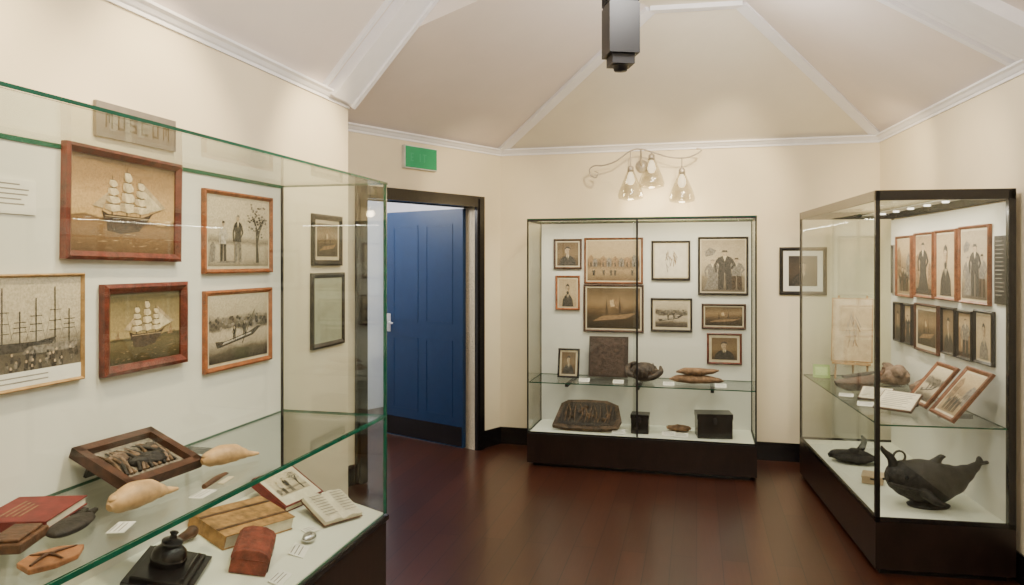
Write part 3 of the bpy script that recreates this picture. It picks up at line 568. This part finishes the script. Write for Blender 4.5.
# deck items
DZ2=.2725
mb=MB()
mb.curve([(-.21,0,.15),(-.185,0,.15),(-.13,0,.145),(-.05,0,.132),(.04,0,.130),(.12,0,.145),(.18,0,.175),(.225,0,.205),(.255,0,.232)],[.03,.062,.092,.112,.108,.078,.046,.026,.014],IRON,n=22)
mb.curve([(.25,0,.228),(.275,.035,.245),(.285,.07,.25)],[.018,.018,.004],IRON,flat=.5); mb.curve([(.25,0,.228),(.275,-.035,.245),(.285,-.07,.25)],[.018,.018,.004],IRON,flat=.5)
mb.curve([(-.17,0,.20),(-.19,0,.25),(-.225,0,.285),(-.235,0,.31)],[.03,.02,.013,.004],IRON); ring=[(-.145+.03*math.cos(a/12*6.283),0,.255+.03*math.sin(a/12*6.283)) for a in range(13)]; mb.tube(ring,.006,IRON)
mb.curve([(-.07,.08,.11),(-.03,.13,.07),(.02,.15,.05)],[.03,.022,.006],IRON); mb.curve([(-.07,-.08,.11),(-.03,-.13,.07),(.02,-.15,.05)],[.03,.022,.006],IRON)
mb.curve([(.03,0,.22),(.06,0,.255),(.085,0,.26)],[.03,.016,.005],IRON)
mb.curve([(-.21,.04,.125),(-.15,.075,.115),(-.08,.09,.11)],[.006,.008,.004],IRON); mb.curve([(-.21,-.04,.125),(-.15,-.082,.115),(-.08,-.108,.11)],[.006,.010,.004],IRON)
mb.blob((-.14,-.083,.165),(.012,.008,.012),BLK,n=10)
mb.lathe([(.085,.0),(.09,.010),(.07,.022),(.055,.05)],IRON,n=22,sx=1.2,sy=.8)
mb.build('cast_iron_whale',rat(.34,.27,DZ2,4))
mb=MB(); mb.curve([(-.15,0,.03),(-.1,0,.045),(.04,0,.05),(.12,0,.04)],[.012,.03,.032,.012],IRON); mb.curve([(.03,.02,.06),(.06,.03,.13),(.045,.03,.17)],[.025,.018,.006],IRON); mb.blob((0,0,.032),(.13,.09,.03),IRON,amp=.1,seed=8,flatb=.03); mb.lathe([(.03,.05),(.035,.08),(.02,.09),(0,.09)],IRON)
mb.build('iron_anchor_fragment',rat(.2,1.10,DZ2,-15))
smallbox('small_card_box',rat(.19,.68,DZ2,-20),.11,.13,.045,mat('cream_box',(.52,.38,.24),.7))
# ---------------------------------------------------------------- left case
C=V((-.587,3.45,0)); LCM=frameM(C,-lr,-ld,UP); LD,LL,LT=.545,2.75,1.91
RISE=.13
dz=lambda xf: .385+RISE*(xf-.01)/(LD-.02)
mb=MB()
mb.b2((0,0,.03),(LD,LL,.37),BASE,LCM); mb.b2((.03,.03,0),(LD-.03,LL-.03,.03),BLK,LCM); mb.b2((-.01,-.01,.35),(LD,LL+.01,.372),BLK,LCM)
x0,x1,y0,y1=.01,LD-.012,.012,LL-.01
mb.add([(x0,y0,.372),(x1,y0,.372),(x1,y1,.372),(x0,y1,.372),(x0,y0,.384),(x1,y0,.384+RISE),(x1,y1,.384+RISE),(x0,y1,.384)],[(0,3,2,1),(4,5,6,7),(0,1,5,4),(1,2,6,5),(2,3,7,6),(3,0,4,7)],DECK,LCM)
mb.b2((LD-.012,.01,.384),(LD,LL,LT-.005),PANEL,LCM)
mb.b2((0,0,.38),(.008,LL,LT),GL,LCM,GEDGE); mb.b2((.009,0,.38),(LD,.008,LT),GL,LCM,GEDGE); mb.b2((.009,LL-.008,.38),(LD,LL,LT),GL,LCM,GEDGE)
mb.b2((-.006,-.004,LT),(LD,LL,LT+.010),GL,LCM,GEDGE); mb.b2((.010,.010,.828),(LD-.014,LL-.01,.838),GL,LCM,GEDGE)
mb.b2((-.004,0,.826),(.0,LL,.840),GEDGE,LCM); mb.b2((0,-.004,.826),(LD,0,.838),GEDGE,LCM)
mb.b2((LD-.02,.009,.384),(LD-.0,.022,LT),METAL,LCM); mb.b2((-.003,-.003,.38),(.010,.010,LT),GEDGE,LCM)
mb.b2((LD-.016,.009,LT-.008),(LD,LL,LT),GEDGE,LCM)
for y in(.7,1.4,2.1): mb.b2((LD-.2,y-.01,.805),(LD-.013,y+.01,.827),METAL,LCM)
mb.build('glass_display_case')
PL=lambda t,z,rz=0: frameM(C-lr*(LD-.0132)-ld*t+UP*z,ld,UP,lr)@R('Z',rz)
framed('framed_ship_painting',PL(1.035,1.74,-1),.54,.37,F_RED,'ship',fw=.028,seed=3,depth=.03)
framed('framed_ship_painting',PL(.94,1.32),.42,.31,F_RED,'ship2',fw=.033,seed=4,depth=.03)
framed('framed_photograph',PL(.37,1.675),.50,.345,F_ORG,'people',fw=.018,matw=.012,seed=5)
framed('framed_photograph',PL(.37,1.265),.49,.335,F_ORG,'river',fw=.02,matw=.012,seed=6)
framed('framed_photograph',PL(1.51,1.345),.57,.34,F_GLD,'harbor',fw=.010,seed=7)
mb=MB(); mb.box((0,0,.002),(.2,.10,.004),WHITE); picture(mb,I4,.19,.09,'text',z=.0045); mb.build('caption_card',PL(1.495,1.74))
WLm=lambda t,z: frameM(W0-ld*t+UP*z+lr*.001,ld,UP,lr)
framed('framed_photograph',WLm(-.54,1.67),.34,.28,F_BLK,'darkland',fw=.03,matw=.02)
framed('framed_photograph',WLm(-.55,1.285),.38,.41,F_BLK,'mirror',fw=.028)
mb=MB(); PQ=mat('pewter_plaque',(.22,.20,.17),.5,.2); PQL=mat('plaque_letters',(.050,.045,.038),.5); mb.b2((-.20,-.06,0),(.20,.06,.012),PQ)
def glyph(x,strokes,w=.032,h=.052):
    for a,b,c,d in strokes: mb.b2((x+a*w,-h/2+b*h,.012),(x+c*w,-h/2+d*h,.0135),PQL)
GI={'M':[(0,0,.16,1),(.84,0,1,1),(.42,.35,.58,.85),(.16,.8,.84,1)],'S':[(0,0,1,.16),(0,.42,1,.58),(0,.84,1,1),(.82,0,1,.5),(0,.5,.18,1)],'E':[(0,0,.18,1),(0,0,1,.16),(0,.42,.8,.58),(0,.84,1,1)],'U':[(0,0,.18,1),(.82,0,1,1),(0,0,1,.16)]}
for i,ch in enumerate('MUSEUM'): glyph(-.158+i*.057,GI[ch])
mb.build('wall_plaque',WLm(.91,2.04))
SL=math.degrees(math.atan2(RISE,LD-.02))
def lat(xf,t,z,rot=0,tilt=0): return frameM(C-lr*xf-ld*t+UP*z,ld,-lr,UP)@R('Z',rot)@R('X',tilt)
def ldk(xf,t,rot=0,tilt=0,lift=0): return frameM(C-lr*xf-ld*t+UP*(dz(xf)+.002+lift),ld,-lr,UP)@R('X',SL)@R('Z',rot)@R('X',tilt)
LZ=.8395
REDB=mat('red_book_cloth',(.15,.016,.014),.6,var=.3,scale=30)
def book(name,M,w,h,th,cov,kind=None):
    mb=MB(); mb.b2((-w/2+.004,-h/2+.004,.003),(w/2-.004,h/2-.004,th-.003),PAPERB); mb.b2((-w/2,-h/2,0),(w/2,h/2,.003),cov); mb.b2((-w/2,-h/2,th-.003),(w/2,h/2,th),cov); mb.b2((-w/2-.003,-h/2,0),(-w/2+.003,h/2,th),cov)
    if kind=='lines':
        for i in range(4): mb.b2((-w*.3,h*.25-i*h*.09,th),(w*(.3-.06*i),h*.25-i*h*.09+.005,th+.0006),SEP_M)
    elif kind=='clasp':
        mb.b2((-w*.5,-h*.28,th),(w*.5,-h*.22,th+.002),BRW); mb.b2((-w*.5,h*.22,th),(w*.5,h*.28,th+.002),BRW)
    elif kind: mb.b2((-w*.46,-h*.46,th),(w*.46,h*.46,th+.0005),PAPERB); picture(mb,T(0,h*.08),w*.75,h*.6,kind,z=th+.001)
    return mb.build(name,M)
book('red_book',lat(.40,1.53,LZ,18),.22,.19,.026,REDB,'lines')
mb=MB(); mb.b2((-.07,-.045,0),(.07,.045,.025),BRW); mb.b2((-.06,-.035,.025),(.06,.035,.034),BRW); mb.build('wooden_block',lat(.27,1.70,LZ,20),.004)
mb=MB(); mb.lathe([(.02,0),(.05,.004),(.06,.012),(.055,.02),(.03,.027),(0,.03)],IRON,sx=1.5,sy=.7); mb.curve([(.08,0,.012),(.12,0,.014)],[.012,.007],IRON); mb.build('oval_snuff_case',lat(.22,1.58,LZ,15))
mb=MB(); MR=R('X',22)
w,h=.32,.25
for a,b,c,d in((-w/2,-h/2,w/2,-h/2+.03),(-w/2,h/2-.03,w/2,h/2),(-w/2,-h/2,-w/2+.03,h/2),(w/2-.03,-h/2,w/2,h/2)): mb.b2((a,b,0),(c,d,.035),F_BRN,MR)
mb.b2((-w/2+.01,-h/2+.01,0),(w/2-.01,h/2-.01,.012),GR_M,MR)
rnd=random.Random(5)
for i in range(14):
    x0_=-.12+.017*i; mb.curve([(x0_,-.06,.016),(x0_+rnd.uniform(-.02,.03),.0,.028),(x0_+rnd.uniform(-.03,.03),.07,.018)],[.006,.006,.002],(DK2,IRON,STN)[i%3],MR,8)
mb.blob((.02,-.02,.02),(.07,.03,.02),IRON,MR,amp=.2); mb.blob((-.06,.03,.018),(.04,.02,.014),STN,MR,amp=.2); mb.blob((.08,.04,.018),(.03,.02,.014),CLAY,MR,amp=.2)
mb.b2((-.12,h/2-.05,-.06),(.12,h/2-.04,.005),F_BLK,MR); mb.build('shadow_box_relief',lat(.395,1.13,LZ+.048,-5))
BONE=mat('pale_carved_wood',(.54,.33,.155),.5,var=.3,scale=16,bump=.15)
def decoy(M,s=1):
    mb=MB(); mb.curve([(-.11*s,0,.030*s),(-.08*s,0,.036*s),(-.03*s,0,.042*s),(.02*s,0,.04*s),(.06*s,0,.03*s),(.09*s,0,.022*s),(.13*s,0,.016*s)],[.012*s,.033*s,.042*s,.038*s,.024*s,.013*s,.006*s],BONE,n=16,flat=.9)
    mb.blob((-.09*s,0,.05*s),(.02*s,.016*s,.012*s),BONE,n=12); mb.build('carved_wooden_fish',M)
decoy(lat(.17,1.38,LZ,-8)); decoy(lat(.20,.92,LZ,-25),.9)
mb=MB(); mb.curve([(-.08,0,.010),(0,0,.011),(.06,0,.009),(.09,0,.004)],[.008,.009,.006,.002],BRW); mb.b2((-.02,-.035,0),(.06,-.014,.003),PAPER); mb.build('quill_pen',lat(.11,1.12,LZ,10))
mb=MB(); mb.prism([(-.075,-.02),(-.03,-.05),(.03,-.055),(.085,-.02),(.06,.03),(.0,.055),(-.05,.04)],0,.014,mat('worn_orange_wood',(.32,.13,.05),.6,var=.4,scale=25,bump=.4)); mb.curve([(-.06,-.01,.016),(0,.005,.018),(.07,-.012,.016)],[.003,.004,.002],BRW,n=8); mb.curve([(-.01,.045,.016),(.005,0,.018),(-.005,-.045,.016)],[.002,.004,.002],BRW,n=8); mb.build('carved_wooden_leaf',lat(.10,1.77,LZ),.003)
for a in((.32,.78,12),(.10,1.54,20),(.07,1.24,5)): card('caption_card',lat(a[0],a[1],LZ+.001,a[2],0),.085,.045)
# deck items
book('illustrated_book',ldk(.40,.20,-8,16,.028),.27,.21,.035,REDB,'people')
openbook('open_booklet',ldk(.17,.21,-20,14,.028),.22,.17)
book('leather_book',ldk(.38,.57,-18,0),.34,.22,.055,mat('tan_leather',(.36,.19,.065),.6,bump=.6,scale=25,var=.4),'clasp')
LEA=mat('red_leather',(.20,.040,.022),.6,bump=.7,scale=30,var=.4)
# red leather box with domed lid and clasp
mb=MB(); mb.b2((-.095,-.065,0),(.095,.065,.055),LEA)
prof=[(-.068,.055),(-.068,.066),(-.055,.082),(-.025,.093),(.025,.093),(.055,.082),(.068,.066),(.068,.055)]
k=len(prof); vs=[(-.098,a,b) for a,b in prof]+[(.098,a,b) for a,b in prof]
mb.add(vs,[(i,i+1,i+1+k,i+k) for i in range(k-1)]+[(k-1,0,k,2*k-1)]+[list(range(k))[::-1],list(range(k,2*k))],LEA)
mb.b2((-.012,-.073,.040),(.012,-.064,.066),CHROME)
for x in(-.06,.06): mb.b2((x-.007,-.070,.0),(x+.007,-.064,.07),BRW)
mb.build('red_leather_box',ldk(.21,.77,25),.006)
mb=MB(); mb.b2((-.13,-.11,0),(.13,.11,.022),BLK); mb.b2((-.11,-.09,.022),(.11,.09,.036),BLK)
mb.lathe([(.055,.036),(.06,.05),(.054,.08),(.035,.098),(.026,.102),(.035,.108),(.035,.116),(.014,.123),(.010,.138),(.016,.146),(0,.152)],BLK,T(.01,.01,0),n=22); mb.tube([(-.09,-.07,.040),(.09,-.07,.040)],.007,BLK); mb.build('inkwell_stand',ldk(.37,1.02,20),.002)
mb=MB(); mb.curve([(-.07,0,.014),(-.03,0,.018),(.02,0,.024),(.05,0,.028),(.07,0,.02)],[.010,.014,.018,.024,.01],BRW); mb.build('wooden_club',ldk(.47,.82,-6))
card('caption_card',ldk(.12,.58,15,5),.10,.06); card('caption_card',ldk(.07,.80,5,5),.10,.05); card('caption_card',ldk(.12,.98,5,5),.10,.07); card('caption_card',ldk(.17,.40,-15,3),.07,.04)
mb=MB(); mb.blob((0,0,.018),(.04,.025,.018),CHROME,amp=.05,flatb=.017); mb.build('silver_locket',ldk(.13,.49))
# ---------------------------------------------------------------- lights
def light(kind,name,loc,en,col=(1,.86,.68),aim=None,**k):
    L=bpy.data.lights.new(name,kind); L.energy=en; L.color=col
    for a,b in k.items(): setattr(L,a,b)
    o=bpy.data.objects.new(name,L); bpy.context.collection.objects.link(o); o.location=loc
    if aim: o.rotation_euler=(V(aim)-V(loc)).to_track_quat('-Z','Y').to_euler()
    return o
WC=(1,.78,.46); NC=(1,.94,.86)
light('POINT','room_fill_light',(.3,.3,2.75),78,NC,shadow_soft_size=.2)  # unseen fill points added for general room brightness, no fixture modelled
light('POINT','room_fill_light',(.55,2.6,2.80),56,NC,shadow_soft_size=.15)
light('POINT','room_fill_light',(1.15,4.0,2.75),26,NC,shadow_soft_size=.15)
def sp(loc,aim,en,deg=70,col=WC,bl=.8): light('SPOT','track_spot',loc,en,col,aim,spot_size=math.radians(deg),spot_blend=bl,shadow_soft_size=.04)
sp((-.35,3.75,2.7),(-1.0,4.0,2.1),85,66)
sp((-.75,2.6,2.85),(-1.35,2.8,1.85),100,72)
sp((-.95,1.6,2.85),(-1.5,1.9,1.8),135,85)
sp((.0,2.6,3.0),(-1.0,2.7,.6),135,60,(1,.90,.74))
sp((.9,4.6,2.85),(.9,6.1,1.7),75,70)
sp((1.5,4.6,2.85),(1.65,5.9,2.1),110,52)
sp((1.7,3.3,2.7),(2.5,4.6,1.6),75,66)
sp((1.8,4.6,2.5),(2.7,5.1,2.1),34,70)
sp((.1,4.8,2.6),(-.3,6.1,2.0),40,60)
def strip(loc,sx,sy,en,M):
    L=bpy.data.lights.new('case_strip_light','AREA'); L.shape='RECTANGLE'; L.size=sx; L.size_y=sy; L.energy=en; L.color=(1,.88,.70)
    o=bpy.data.objects.new('case_strip_light',L); bpy.context.collection.objects.link(o); o.matrix_world=M@T(*loc)
strip((CW/2,.10,CT-.02),1.5,.03,14,CM)
strip((RWd-.28,RL/2,RT-.065),.03,1.5,18,RM)
light('POINT','hall_light',tuple(E-dn*1.0-dd*1.3+UP*2.3),70,(1,.98,.96),shadow_soft_size=.2)
for x,y,r in sh: light('POINT','lamp_bulb_light',tuple(LMp@V((x,y-.18,.14))),1.8,WC,shadow_soft_size=.03)
w=bpy.data.worlds.new('world'); bpy.context.scene.world=w; w.use_nodes=True; w.node_tree.nodes['Background'].inputs[0].default_value=(.8,.85,1,1); w.node_tree.nodes['Background'].inputs[1].default_value=.3
# ---------------------------------------------------------------- camera
cam=bpy.data.cameras.new('camera'); cam.sensor_width=36; cam.lens=740/1024*36; cam.shift_y=-30.5/1024; cam.clip_start=.05
co=bpy.data.objects.new('camera',cam); bpy.context.collection.objects.link(co); co.location=(0,0,1.55); co.rotation_euler=(math.radians(90),0,0)
bpy.context.scene.camera=co
